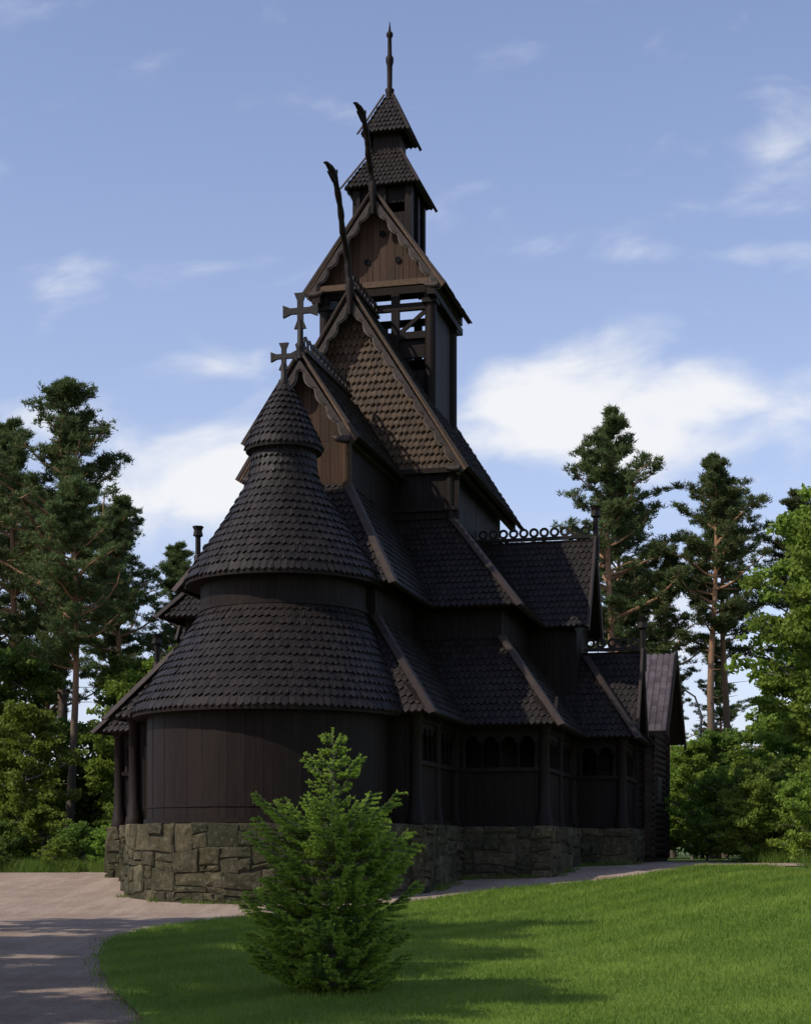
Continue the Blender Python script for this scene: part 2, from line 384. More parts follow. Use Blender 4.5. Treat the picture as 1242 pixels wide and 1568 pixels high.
def gable_front(vf,hw,ze,za,vb,shed=.0):
    slope((hw,vf,ze),(hw,vb,ze),(0,vb,za),(0,vf,za)); slope((-hw,vb,ze),(-hw,vf,ze),(0,vf,za),(0,vb,za))
    for sg in(-1,1):
        d=Vector((sg*hw,0,ze-za)); Ln=d.length; d.normalize(); m=Vector((-sg*abs(d.z),0,-abs(d.x)))
        def strip(mb,o0,o1f,thick,vv,s0=0,s1=None,N=None,mat=0):
            s1=s1 or Ln+.14; N=N or int(Ln*12)
            for i in range(N):
                a=s0+(s1-s0)*i/N; b=s0+(s1-s0)*(i+1)/N
                q=[]
                for (s,o) in((a,o0),(b,o0),(b,o1f(b)),(a,o1f(a))):
                    p=Vector((0,vv,za+.06))+d*s+m*o
                    if p.x*sg<0: p.x=0
                    q.append(p)
                mb.prism(q,(0,thick,0),mat)
        strip(TR,0,lambda s:.11,.09,vf-.10,N=1,mat=1)
        strip(TR,.112,lambda s:.19,.05,vf-.08,N=1,mat=0)
        strip(TR,.192,lambda s:.27+.13*abs(math.sin(s*5.0)),.04,vf-.06,mat=1)
        strip(TR,.19,lambda s:.325+.13*abs(math.sin(s*5.0)),.03,vf-.012,mat=2)
        e=Vector((0,vf-.06,za+.06))+d*(Ln+.02)+m*.26
        TR.tube([e,e+Vector((-sg*.2,0,-.02)),e+Vector((-sg*.4,0,.02)),e+Vector((-sg*.55,0,.1))],[.11,.11,.09,.03],8,1)
        HB.beam((sg*(hw-.38),vf-.04,ze+.16),(sg*(hw-.38),vb,ze+.16),.16,.5)
gable_front(-1.95,1.75,13.6,16.2,4.2)
gable_front(3.48,3.89,13.86,19.9,14.3)
gable_front(6.4,2.5,20.9,24.3,10.9)
G=MB()
def tri_field(mb,v,hw,z0,za,kind,mat=0,w=.19,p=.25):
    if kind=='sh':
        S=za-z0; shingles(mb,Vector((0,v,z0)),Vector((1,0,0)),Vector((0,0,1)),Vector((0,-1,0)),S,lambda s:-hw*(1-s/S),lambda s:hw*(1-s/S),p,w,.055,mat)
        W.prism([(-hw,v+.01,z0),(hw,v+.01,z0),(0,v+.01,za)],(0,.1,0))
    else:
        x=-hw
        while x<hw:
            x2=min(x+U(.2,.3),hw); f=lambda q: z0+(za-z0)*(1-abs(q)/hw)
            pts=[(x+.006,z0),(x2-.006,z0),(x2-.006,f(x2-.006))]
            if x<0<x2: pts.append((0,za))
            pts.append((x+.006,f(x+.006))); o=U(0,.025)
            mb.prism([(a,v-o,b) for a,b in pts],(0,.05,0),mat); x=x2
        W.prism([(-hw,v+.06,z0),(hw,v+.06,z0),(0,v+.06,za)],(0,.05,0))
tri_field(G,4.0,3.75,13.9,19.7,'sh')
tri_field(G,-1.5,1.6,13.6,16.0,'pl',1)
tri_field(G,6.9,2.3,21.0,24.1,'pl',1)
def planks(mb,p0,p1,z0,z1,n=None,w=.24,mat=0,th=.05):
    p0=Vector((p0[0],p0[1],0));p1=Vector((p1[0],p1[1],0)); Ln=(p1-p0).length; d=(p1-p0)/Ln; nn=Vector((d.y,-d.x,0))
    k=max(1,int(Ln/w)); 
    for i in range(k):
        a=p0+d*(Ln*i/k+.004); b=p0+d*(Ln*(i+1)/k-.004); o=nn*U(0,.01)
        mb.prism([a+o+Vector((0,0,z0)),b+o+Vector((0,0,z0)),b+o-nn*th+Vector((0,0,z0)),a+o-nn*th+Vector((0,0,z0))],(0,0,z1-z0),mat)
    mb.prism([p0-nn*.03+Vector((0,0,z0)),p1-nn*.03+Vector((0,0,z0)),p1-nn*.1+Vector((0,0,z0)),p0-nn*.1+Vector((0,0,z0))],(0,0,z1-z0),mat)
def rectwall(x0,x1,y0,y1,z0,z1,w=.26,sides='FRBL'):
    P=[(x0,y0),(x1,y0),(x1,y1),(x0,y1)]
    for i,c in enumerate('FRBL'):
        if c in sides: planks(W,P[i],P[(i+1)%4],z0,z1,w=w)
rectwall(-5.25,5.25,2.15,15.45,1.2,9.7)
rectwall(-3.15,3.15,4.25,13.35,9,14.1)
planks(W,(-3.5,4.06),(3.5,4.06),12.3,13.9)
rectwall(-2.55,2.55,-3.0,2.1,1.2,9.8)
rectwall(-1.3,1.3,-1.5,4.2,9,13.7,sides='RL')
planks(G,(-1.3,-1.5),(1.3,-1.5),12.0,13.6,mat=1)
for sg in(-1,1):
    G.tube([(sg*1.3,-1.55,12.0),(sg*1.3,-1.55,13.6)],[.15,.15],10,1)
    W.tube([(sg*3.2,4.15,11),(sg*3.2,4.15,13.9)],[.17,.17],10)
W.beam((-3.6,3.95,13.85),(3.6,3.95,13.85),.14,.16)
W.beam((-3.4,4.0,12.6),(3.4,4.0,12.6),.1,.12)
for sg in(-1,1):
    x0,x1=sorted((sg*4.5,sg*6.9)); rectwall(x0,x1,7.3,10.3,5,9.6)
    x0,x1=sorted((sg*6,sg*8.5)); rectwall(x0,x1,8,9.6,5,6.2)
TW=MB()
for su in(-1.9,1.9):
    for vv in(6.95,10.35):
        TW.tube([(su,vv,13),(su,vv,21)],[.2,.2],10); TW.box((su-.26,vv-.26,20.35),(su+.26,vv+.26,20.5))
    planks(TW,(su,6.95) if su>0 else (su,10.35),(su,10.35) if su>0 else (su,6.95),15,21.1)
for vv in(6.95,10.35):
    for z in(20.88,20.3,19.3): TW.box((-1.95,vv-.09,z-.12),(1.95,vv+.09,z+.12))
    for uu in(-.65,.65): TW.box((uu-.14,vv-.085,16),(uu+.14,vv+.085,20.8))
    TW.beam((.8,vv,19.4),(1.8,vv,20.2),.13,.1,(0,1,0)); TW.beam((-.8,vv,19.4),(-1.8,vv,20.2),.13,.1,(0,1,0))
planks(TW,(-1.9,7.0),(1.9,7.0),15.5,18.1); planks(TW,(-1.9,7.0),(1.9,7.0),18.55,19.3)
planks(TW,(1.9,10.4),(-1.9,10.4),15.5,17.7); planks(TW,(1.9,10.4),(-1.9,10.4),18.2,19.5)
TW.beam((-2.3,6.5,21.0),(2.3,6.5,21.0),.16,.2,mat=1)
for sg in(-1,1):
    TW.box((sg*2.05-.14,6.3,20.48),(sg*2.05+.14,11.0,20.72))
for (hx,hz) in((.2,22.9),(-.35,21.95),(.75,21.95)):
    TW.tube([(hx,6.84,hz),(hx,6.9,hz)],[.11,.11],12,2)
def rectwall2(r,z0,z1):
    c=8.65;P=[(-r,c-r),(r,c-r),(r,c+r),(-r,c+r)]
    for i in range(4): planks(TW,P[i],P[(i+1)%4],z0,z1,w=.2)
def sqbody(r,z0,z1,openz=None):
    c=8.65
    if openz:
        a,b=openz
        rectwall2(r,z0,a); rectwall2(r,b,z1)
        for x in(-r,0,r):
            for y in(-r,0,r):
                if x or y: TW.box((x-.13,c+y-.13,z0),(x+.13,c+y+.13,z1))
    else: rectwall2(r,z0,z1)
sqbody(.95,21.5,25.2,(23.95,24.3))
sqbody(.48,26.0,27.3)
def pyr(r,z0,r1,z1,ex=0,p=.22,w=.16):
    c=8.65; P=[(-r,c-r,z0),(r,c-r,z0),(r,c+r,z0),(-r,c+r,z0)]; Q=[(-r1,c-r1,z1),(r1,c-r1,z1),(r1,c+r1,z1),(-r1,c+r1,z1)]
    for i in range(4):
        j=(i+1)%4; slope(P[i],P[j],Q[j],Q[i],p=p,w=w); hip(P[i],Q[i],.1)
pyr(1.3,24.85,.5,26.3); pyr(.82,26.95,.12,28.45)
TW.box((-1.0,7.65,24.75),(1.0,9.65,24.84)); 
TW.tube([(0,8.65,28.3),(0,8.65,28.6),(0,8.65,28.75),(0,8.65,28.8),(0,8.65,29.6),(0,8.65,29.75),(0,8.65,29.9),(0,8.65,30.0),(0,8.65,30.6),(0,8.65,30.68),(0,8.65,30.78),(0,8.65,30.85),(0,8.65,31.2)],
        [.16,.14,.17,.09,.1,.14,.14,.08,.07,.12,.12,.05,.01],10)

def cone(mb,prof,N0w=.19,p=.27,t=.042):
    P=[Vector(q) for q in prof]; segs=[(P[i+1]-P[i]).length for i in range(len(P)-1)]; T=sum(segs)
    def at(s):
        s=max(s,0)
        for i,g in enumerate(segs):
            if s<=g or i==len(segs)-1:
                q=P[i]+(P[i+1]-P[i])*min(s/g,1); return q
            s-=g
    rows=int(T/p)
    M=64; K=len(P)
    vs=[];fs=[]
    for q in P:
        for k in range(M):
            a=2*math.pi*k/M; vs.append((q.x*math.cos(a)*.995,q.z+q.x*math.sin(a)*.995,q.y))
    for i in range(K-1):
        for k in range(M): fs.append([i*M+k,i*M+(k+1)%M,(i+1)*M+(k+1)%M,(i+1)*M+k])
    SB.add(vs,fs)
    vs=[(x*.99,y,z-.12) for x,y,z in vs]
    SB.add(vs[:M]+[( (x),y,z+.12) for x,y,z in vs[:M]],[[k,(k+1)%M,(k+1)%M+M,k+M] for k in range(M)])
    SB.add([(0,P[0].z,P[0].y+.05)]+vs[:M],[[0,k+1,(k+1)%M+1] for k in range(M)])
    for i in range(rows+1):
        s0=i*p; s1=min(s0+p*1.25,T)
        if s1-s0<.08: continue
        q0,q1,qm=at(s0),at(s1),at(s0+.09)
        N=max(10,int(2*math.pi*q0.x/N0w)); 
        for k in range(N):
            a0=2*math.pi*(k+(.5 if i%2 else 0)+.025)/N; a2=2*math.pi*(k+(.5 if i%2 else 0)+.975)/N; a1=(a0+a2)/2
            tt=t+U(-.011,.018)
            def pt(q,a,o,dz=0): return (math.cos(a)*(q.x+o),q.z+math.sin(a)*(q.x+o),q.y+dz+o*.3)
            lo=U(-.016,.016); drop=(-.05 if i==0 else 0)
            d1=drop+U(-.012,.012); d2=drop+U(-.012,.012)
            vs=[pt(q1,a0,.006),pt(qm,a0,tt,d1),(pt(q0,a1,tt+.005,drop+lo)),pt(qm,a2,tt,d2),pt(q1,a2,.006),pt(qm,a0,-.02,d1),pt(q0,a1,-.02,drop+lo),pt(qm,a2,-.02,d2)]
            mb.add(vs,[[0,4,3,2,1],[1,2,6,5],[2,3,7,6]])
cl,cu=-4.6,-3.5
cone(SH,[(3.87,5.22,cl),(3.5,5.98,-4.33),(3.0,6.87,-4.0),(2.3,8.2,-3.55)])
cone(SH,[(2.82,9.05,cu),(2.42,9.7,cu),(1.72,10.75,cu),(1.2,11.6,cu),(.93,12.15,cu)])
cone(SH,[(.95,12.05,cu),(.91,12.5,cu),(.89,13.05,cu)],.16,.22)
cone(SH,[(1.1,12.92,cu),(.86,13.45,cu),(.5,14.15,cu),(.16,14.75,cu)],.16,.22)
def drum(cv,r,z0,z1,w=.3,mb=None,mat=0,a0=-math.pi,a1=math.pi):
    mb=mb or W; N=int((a1-a0)*r/w)
    for k in range(N):
        a=a0+(a1-a0)*(k+.01)/N; b=a0+(a1-a0)*(k+.99)/N; o=r+U(0,.012)
        p=[(o*math.cos(a),cv+o*math.sin(a),z0),(o*math.cos(b),cv+o*math.sin(b),z0),((r-.06)*math.cos(b),cv+(r-.06)*math.sin(b),z0),((r-.06)*math.cos(a),cv+(r-.06)*math.sin(a),z0)]
        mb.prism(p,(0,0,z1-z0),mat)
    N=64
    vs=[];
    for zz in(z0,z1):
        for k in range(N): a=2*math.pi*k/N; vs.append(((r-.03)*math.cos(a),cv+(r-.03)*math.sin(a),zz))
    mb.add(vs,[[k,(k+1)%N,(k+1)%N+N,k+N] for k in range(N)],mat)
drum(cl,3.42,2.15,5.6,.24); drum(cu,2.35,8.0,9.3,.22)
def hoop(cv,r,z,w,h,mb=W):
    N=72
    for k in range(N):
        a=2*math.pi*k/N;b=2*math.pi*(k+1)/N
        q=[(rr*math.cos(x),cv+rr*math.sin(x),z) for rr,x in((r+w,a),(r+w,b),(r-.05,b),(r-.05,a))]
        mb.prism(q,(0,0,h))
hoop(cl,3.42,2.2,.10,.12); hoop(cl,3.42,2.62,.035,.05); hoop(cu,2.35,8.18,.06,.1)
def flared_cross(c,v,z0,H,aw,ah,s=1):
    TR.tube([(0,v,z0-.3),(0,v,z0),(0,v,z0+.12),(0,v,z0+.2),(0,v,z0+H*.5)],[.14,.12,.16,.09,.085],8,3)
    zc=z0+H*.68; a=H*.32; w0=.075*s; w1=.16*s
    for (dx,dz) in((1,0),(-1,0),(0,1),(0,-1)):
        px,pz=-dz,dx
        pts=[(px*w0,pz*w0),(dx*a*.55+px*w0,dz*a*.55+pz*w0),(dx*a+px*w1,dz*a+pz*w1),(dx*a-px*w1,dz*a-pz*w1),(dx*a*.55-px*w0,dz*a*.55-pz*w0),(-px*w0,-pz*w0)]
        TR.prism([(x,v-.05+abs(dz)*.004,zc+z) for x,z in pts],(0,.1-abs(dz)*.008,0),3)
flared_cross(0,cu,14.75,1.2,.3,.3,.9)
flared_cross(0,-1.95,16.25,1.65,.4,.4,1.15)
DR=MB()
def dragon(v,z,H,path):
    ts=[p[0] for p in path]; ls=[p[1] for p in path]; pts=[];rad=[]
    for i in range(25):
        t=i/24; f=float(np.interp(t,ts,ls)); pts.append((-.05*math.sin(t*5),v-.05-f,z-.4+(H+.4)*t)); rad.append(.11*(1-.12*t)+.014*math.sin(i*1.9)*(t>.15))
    for _ in range(3):
        pts=[pts[0]]+[tuple((pts[i-1][k]+2*pts[i][k]+pts[i+1][k])/4 for k in range(3)) for i in range(1,24)]+[pts[-1]]
    DR.tube(pts,rad,8)
    hx,hv,hz=pts[-1]
    DR.tube([(hx,hv,hz-.1),(hx-.02,hv-.06,hz+.05),(hx-.07,hv-.2,hz+.16),(hx-.13,hv-.42,hz+.22),(hx-.16,hv-.58,hz+.17)],[.1,.125,.1,.06,.03],8)
    DR.tube([(hx,hv-.02,hz-.2),(hx-.05,hv-.26,hz-.1),(hx-.1,hv-.42,hz-.04)],[.07,.05,.02],6)
    DR.tube([(hx,hv+.04,hz+.02),(hx+.05,hv+.12,hz+.13),(hx+.06,hv+.14,hz+.24)],[.06,.04,.012],6)
    for i in range(8,24,5):
        p=pts[i]; DR.tube([(p[0],p[1]+.04,p[2]),(p[0]+.05,p[1]+.16,p[2]+.07)],[.06,.012],5)
    DR.tube([(0,v-.08,z-.9),(0,v-.12,z-.1),(0,v-.1,z+.25)],[.07,.14,.11],8)
dragon(3.48,19.9,2.85,[(0,0),(.42,.1),(.6,.95),(.74,1.15),(1,2.0)]); dragon(6.4,24.3,1.85,[(0,0),(.4,.1),(.6,.7),(.75,.8),(1,1.5)])
CR=MB()
def crest(p0,p1,h=.34):
    p0=Vector(p0);p1=Vector(p1);d=(p1-p0); Ln=d.length; d.normalize(); sd=Vector((-d.y,d.x,0))
    CR.beam(p0+Vector((0,0,.1)),p1+Vector((0,0,.1)),.2,.1); 
    n=int(Ln/.36)
    for i in range(n):
        c=p0+d*(Ln*(i+.5)/n)+Vector((0,0,.15+h/2)); r=h*.52; q=12
        for k in range(q):
            a=2*math.pi*k/q;b=2*math.pi*(k+1)/q
            P=[c+d*(rr*math.cos(x))+Vector((0,0,rr*math.sin(x)))-sd*.02 for rr,x in((r,a),(r,b),(r*.5,b),(r*.5,a))]
            CR.prism(P,sd*.04)
for sg in(-1,1):
    crest((sg*3.2,8.8,12.3),(sg*7.2,8.8,12.3)); crest((sg*7.0,8.8,8.34),(sg*8.9,8.8,8.34))
    for (u,z) in((7.37,12.1),(9.0,8.15)):
        CR.tube([(sg*u,8.8,z-.5),(sg*u,8.8,z),(sg*u,8.8,z+.25),(sg*u,8.8,z+.3),(sg*u,8.8,z+.95),(sg*u,8.8,z+1.0),(sg*u,8.8,z+1.2),(sg*u,8.8,z+1.35)],[.15,.15,.16,.1,.1,.19,.15,.22],6)
crest((0,-1.6,16.2),(0,3.4,16.2),.42); crest((0,3.8,19.9),(0,6.9,19.9),.42); crest((0,9.9,19.9),(0,14.2,19.9),.42)
# ---- ambulatory arcade walls
AR=MB()
def column(x,y,r=.17,z0=2.2,z1=5.3):
    AR.tube([(x,y,z0),(x,y,z0+.2),(x,y,z0+.24),(x,y,z0+.55),(x,y,z0+.6),(x,y,z1-.25),(x,y,z1-.2),(x,y,z1)],[r*1.55,r*1.5,r*1.3,r*1.15,r,r*.94,r*1.25,r*1.35],14)
def arcade(p0,p1):
    p0=Vector((*p0,0));p1=Vector((*p1,0)); Ln=(p1-p0).length; d=(p1-p0)/Ln; nn=Vector((d.y,-d.x,0))
    planks(AR,p0,p1,2.15,3.85,w=.28)
    AR.beam(p0+nn*.03+Vector((0,0,3.9)),p1+nn*.03+Vector((0,0,3.9)),.16,.12); AR.beam(p0+nn*.03+Vector((0,0,2.26)),p1+nn*.03+Vector((0,0,2.26)),.2,.16)
    AR.beam(p0+Vector((0,0,5.2)),p1+Vector((0,0,5.2)),.14,.34)
    e=.25; n=max(1,round((Ln-2*e)/.56)); bw=(Ln-2*e)/n; rr=bw*.36; zt=5.03; zs=4.95-rr-.04
    AR.prism([p0+Vector((0,0,3.9)),p0+d*e+Vector((0,0,3.9)),p0+d*e+Vector((0,0,zt)),p0+Vector((0,0,zt))],-nn*.06)
    AR.prism([p1-d*e+Vector((0,0,3.9)),p1+Vector((0,0,3.9)),p1+Vector((0,0,zt)),p1-d*e+Vector((0,0,zt))],-nn*.06)
    for i in range(n):
        c=p0+d*(e+bw*(i+.5))
        for k in range(8):
            a=math.pi*k/8;b=math.pi*(k+1)/8
            xa,za=-rr*math.cos(a),zs+rr*math.sin(a); xb,zb=-rr*math.cos(b),zs+rr*math.sin(b)
            AR.prism([c+d*xa+Vector((0,0,za)),c+d*xb+Vector((0,0,zb)),c+d*xb+Vector((0,0,zt)),c+d*xa+Vector((0,0,zt))],-nn*.06)
        for s in(-1,1):
            a,b=sorted((s*rr,s*bw/2))
            AR.prism([c+d*a+Vector((0,0,zs)),c+d*b+Vector((0,0,zs)),c+d*b+Vector((0,0,zt)),c+d*a+Vector((0,0,zt))],-nn*.06)
            x=c+d*(s*bw/2)-nn*.03
            AR.tube([x+Vector((0,0,3.95)),x+Vector((0,0,4.0)),x+Vector((0,0,4.05)),x+Vector((0,0,zs-.06)),x+Vector((0,0,zs))],[.1,.1,.065,.06,.11],8)
OUT=[(4.12,-4.55),(4.12,.55),(6.85,.55),(6.85,6.75),(8.5,6.75),(8.5,10.85),(6.85,10.85),(6.85,17.05),(-6.85,17.05),(-6.85,10.85),(-8.5,10.85),(-8.5,6.75),(-6.85,6.75),(-6.85,.55),(-4.12,.55),(-4.12,-4.55)]
for i in range(len(OUT)-1):
    arcade(OUT[i],OUT[i+1])
for q in OUT: column(*q)
column(6.85,3.6,.13); column(4.12,-2,.13)
planks(AR,(3.2,-4.55),(4.12,-4.55),2.15,5.3); planks(AR,(-4.12,-4.55),(-3.2,-4.55),2.15,5.3)
def rafters(p0,p1,inn,z):
    p0=Vector((*p0,z));p1=Vector((*p1,z)); n=int((p1-p0).length/.55); inn=Vector(inn)
    for i in range(n+1):
        q=p0+(p1-p0)*i/max(n,1); W.beam(q+Vector((0,0,-.09)),q+inn*.7+Vector((0,0,.7*1.35-.12)),.09,.1)
rafters((4.6,-4.9),(4.6,0),(-1,0,0),ZE); rafters((4.9,.08),(7.2,.08),(0,1,0),ZE); rafters((7.32,.2),(7.32,6),(-1,0,0),ZE); rafters((7.5,6.3),(8.9,6.3),(0,1,0),ZE); rafters((-7.2,.08),(-4.9,.08),(0,1,0),ZE)
W.box((-6.8,.6,2.0),(6.8,17,2.19)); W.box((-4.1,-4.5,2.0),(4.1,.6,2.19)); W.box((-8.45,6.8,2.0),(8.45,10.8,2.185))
# ---- stone base
ST=MB(); MO=MB()
def stonewall(path,Ln,z0=-.3,z1=2.2):
    ph=U(0,6)
    def wz(s,zz): return zz+.10*math.sin(s*1.05+zz*3+ph)*min(1,max(0,(z1-zz)/.4))+.03*math.sin(s*3.1+ph)*min(1,max(0,(z1-zz)/.3))
    z=z0; rows=[]
    while z<z1-.12:
        h=U(.3,.72)
        if z1-z-h<.28: h=z1-z
        rows.append((z,min(z+h,z1))); z+=h
    for (a,b) in rows:
        s=-U(0,.4)
        while s<Ln:
            w=U(.35,1.05); e=s+w
            if Ln-e<.3: e=Ln
            s_=max(s,0); k=R(); hh=b-a
            if hh<.36 or k<.4: parts=[(a,b,s_,e)]
            else:
                f=U(.3,.7); parts=[(a,a+hh*f,s_,e),(a+hh*f,b,s_,e)]
                if e-s_>.55 and R()<.7:
                    q=U(.3,.7); mid=s_+(e-s_)*q
                    parts=[(a,a+hh*f,s_,e),(a+hh*f,b,s_,mid),(a+hh*f,b,mid,e)] if R()<.5 else [(a,a+hh*f,s_,mid),(a,a+hh*f,mid,e),(a+hh*f,b,s_,e)]
            for (za,zb,s1_,e1_) in parts:
                g=.008; o=U(.01,.085); j=lambda k=.05:U(-k,k)
                c=[(s1_+g+j(),za+g+j(.035)),(e1_-g+j(),za+g+j(.035)),(e1_-g+j(),zb-g+min(j(.035),0 if zb==z1 else .02)),(s1_+g+j(),zb-g+min(j(.035),0 if zb==z1 else .02))]
                cx=(s1_+e1_)/2;cz=(za+zb)/2
                vs=[]; ring0=[];ring1=[]
                for q in range(4):
                    ring0.append(c[q]); n2=c[(q+1)%4]; ring0.append(((c[q][0]+n2[0])/2+j(.03),(c[q][1]+n2[1])/2+j(.018)))
                for (x,zz) in ring0:
                    dx,dz=cx-x,cz-zz; l=math.hypot(dx,dz)+1e-6; kk=U(.02,.055); ring1.append((x+dx/l*kk,zz+dz/l*kk))
                for (x,zz) in ring0:
                    p,n=path(min(max(x,0),Ln)); vs.append(p-n*.08+Vector((0,0,wz(x,zz))))
                for (x,zz) in ring0:
                    p,n=path(min(max(x,0),Ln)); vs.append(p+n*(o*.35)+Vector((0,0,wz(x,zz))))
                for (x,zz) in ring1:
                    p,n=path(min(max(x,0),Ln)); vs.append(p+n*(o+j(.022))+Vector((0,0,wz(x,zz))))
                p,n=path(min(max(cx+j(.06),0),Ln)); vs.append(p+n*(o+U(.0,.04))+Vector((0,0,wz(cx,cz+j(.04)))))
                fs=[]
                for q in range(8):
                    r_=(q+1)%8; fs.append([q,r_,8+r_,8+q]); fs.append([8+q,8+r_,16+r_,16+q]); fs.append([16+q,16+r_,24])
                ST.add(vs,fs)
            s=e
def straight(p0,p1):
    p0=Vector((*p0,0));p1=Vector((*p1,0));Ln=(p1-p0).length;d=(p1-p0)/Ln;n=Vector((d.y,-d.x,0))
    stonewall(lambda s:(p0+d*s,n),Ln)
OUT2=[(4.42,-4.85),(4.42,.25),(7.15,.25),(7.15,6.45),(8.8,6.45),(8.8,11.15),(7.15,11.15),(7.15,17.35),(-7.15,17.35),(-7.15,11.15),(-8.8,11.15),(-8.8,6.45),(-7.15,6.45),(-7.15,.25),(-4.42,.25),(-4.42,-4.85)]
for i in range(len(OUT2)-1): straight(OUT2[i],OUT2[i+1])
straight((3.4,-4.85),(4.42,-4.85)); straight((-4.42,-4.85),(-3.4,-4.85))
rb=3.98
a0,a1=math.radians(-182),math.radians(2)
def arc(s):
    a=a0+s/rb; n=Vector((math.cos(a),math.sin(a),0)); return Vector((0,cl,0))+n*rb,n
stonewall(arc,(a1-a0)*rb)
MO.box((-7.13,.27,-.5),(7.13,17.33,2.17)); MO.box((-4.4,-4.83,-.5),(4.4,.27,2.165)); MO.box((-8.78,6.47,-.5),(8.78,11.13,2.16))
MO.tube([(0,cl,-.5),(0,cl,2.175)],[rb-.01,rb-.01],72)
SH.obj('roof_shingles',M_shin,church); SB.obj('roof_boards',M_tar,church); HB.obj('hip_boards',M_hip,church)
W.obj('plank_walls',M_tar,church); TR.obj('bargeboards_and_crosses',[M_trim,M_hip,M_grey,M_shin],church); G.obj('gable_fields',[M_gold,M_brown],church)
TW.obj('tower',[M_tar,M_trim,M_hole],church); DR.obj('dragon_heads',M_tar,church); CR.obj('ridge_crests',M_shin,church)
AR.obj('ambulatory_arcade',M_tar,church); ST.obj('stone_base',M_stone,church); MO.obj('stone_base_mortar',M_mortar,church)

spots=[]
for k in range(26):
    a=math.radians(-170+k*6.4+U(-2,2)); u=math.cos(a)*4.12; v=cl+math.sin(a)*4.12; x,y=loc2w(u,v); 
    if R()<.5: spots.append((x,y,.25,60))
for (u0,v0,u1,v1) in((4.6,-4.6,4.6,0),(4.7,.1,7.2,.1),(7.3,.4,7.3,6.2),(7.4,6.2,9,6.2)):
    for k in range(7):
        t=R(); x,y=loc2w(u0+(u1-u0)*t,v0+(v1-v0)*t); spots.append((x,y,.25,60))
tufts('wall_foot_weeds',spots,M_weed,.17)
sv=[(-17+U(-3,7.5),60.5+U(-2.5,1.2),.8,160) for _ in range(90)]+[(12.8+U(0,5),U(49,50.5)*1.0,.6,140) for _ in range(30)]+[(12.5+U(0,7),56+U(0,2),.8,140) for _ in range(40)]
tufts('rough_grass_verge',sv,M_weed,.5)

# ---------------------------------------------------------------- log house
LH=empty('log_house',(8.95,62,.63),-math.radians(16))
m=MB(); 
def logwall(mb,p0,p1,z0,z1):
    z=z0+.12
    while z<z1:
        mb.tube([(*p0,z),((p0[0]+p1[0])/2,(p0[1]+p1[1])/2,z),(*p1,z)],[.135,.13,.135],10); z+=.235
hw,hd=2.6,2.3
logwall(m,(-hw-1,-hd),(1.0,-hd),.5,5.4) ; logwall(m,(.75,-hd-.3),(.75,hd+.3),.62,5.4); logwall(m,(-3.6,hd),(1.0,hd),.5,5.4); logwall(m,(-3.4,-hd-.3),(-3.4,hd+.3),.62,5.4)
m.prism([(.75,-hd,5.3),(.75,hd,5.3),(.75,0,8.1)],(-.1,0,0)); m.prism([(-3.4,-hd,5.3),(-3.4,hd,5.3),(-3.4,0,8.1)],(.1,0,0))
m.box((-3.5,-hd-.15,-.3),(.9,hd+.15,.5),1)
m.box((.78,-.5,2.6),(.9,.5,3.6),3)
RT=MB()
for sg in(-1,1):
    A=Vector((-4,sg*(hd+.7),5.15)); Bv=Vector((1.5,sg*(hd+.7),5.15)); C=Vector((1.5,0,8.35)); D=Vector((-4,0,8.35))
    m.prism([A,Bv,C,D],(0,0,-.12))
    up=(C-Bv); n=up.length/.33
    for i in range(int(n)):
        a=A+up*(i/n)
        x=0
        while x<5.45:
            p=a+Vector((x+.12,0,.05)); RT.prism([p+Vector((-.115,0,0)),p+Vector((-.06,0,.05)),p+Vector((.06,0,.05)),p+Vector((.115,0,0))],up/n*1.08+Vector((0,0,-.02))); x+=.24
    m.beam(Bv+Vector((.03,sg*.15,-.2)),C+Vector((.03,0,.02)),.32,.07,(1,0,0)); m.beam(A+Vector((-.03,sg*.15,-.2)),D+Vector((-.03,0,.02)),.32,.07,(1,0,0))
m.obj('log_walls',[M_log,M_stone,M_trim,M_metal],LH); RT.obj('tile_roof',M_tile,LH)

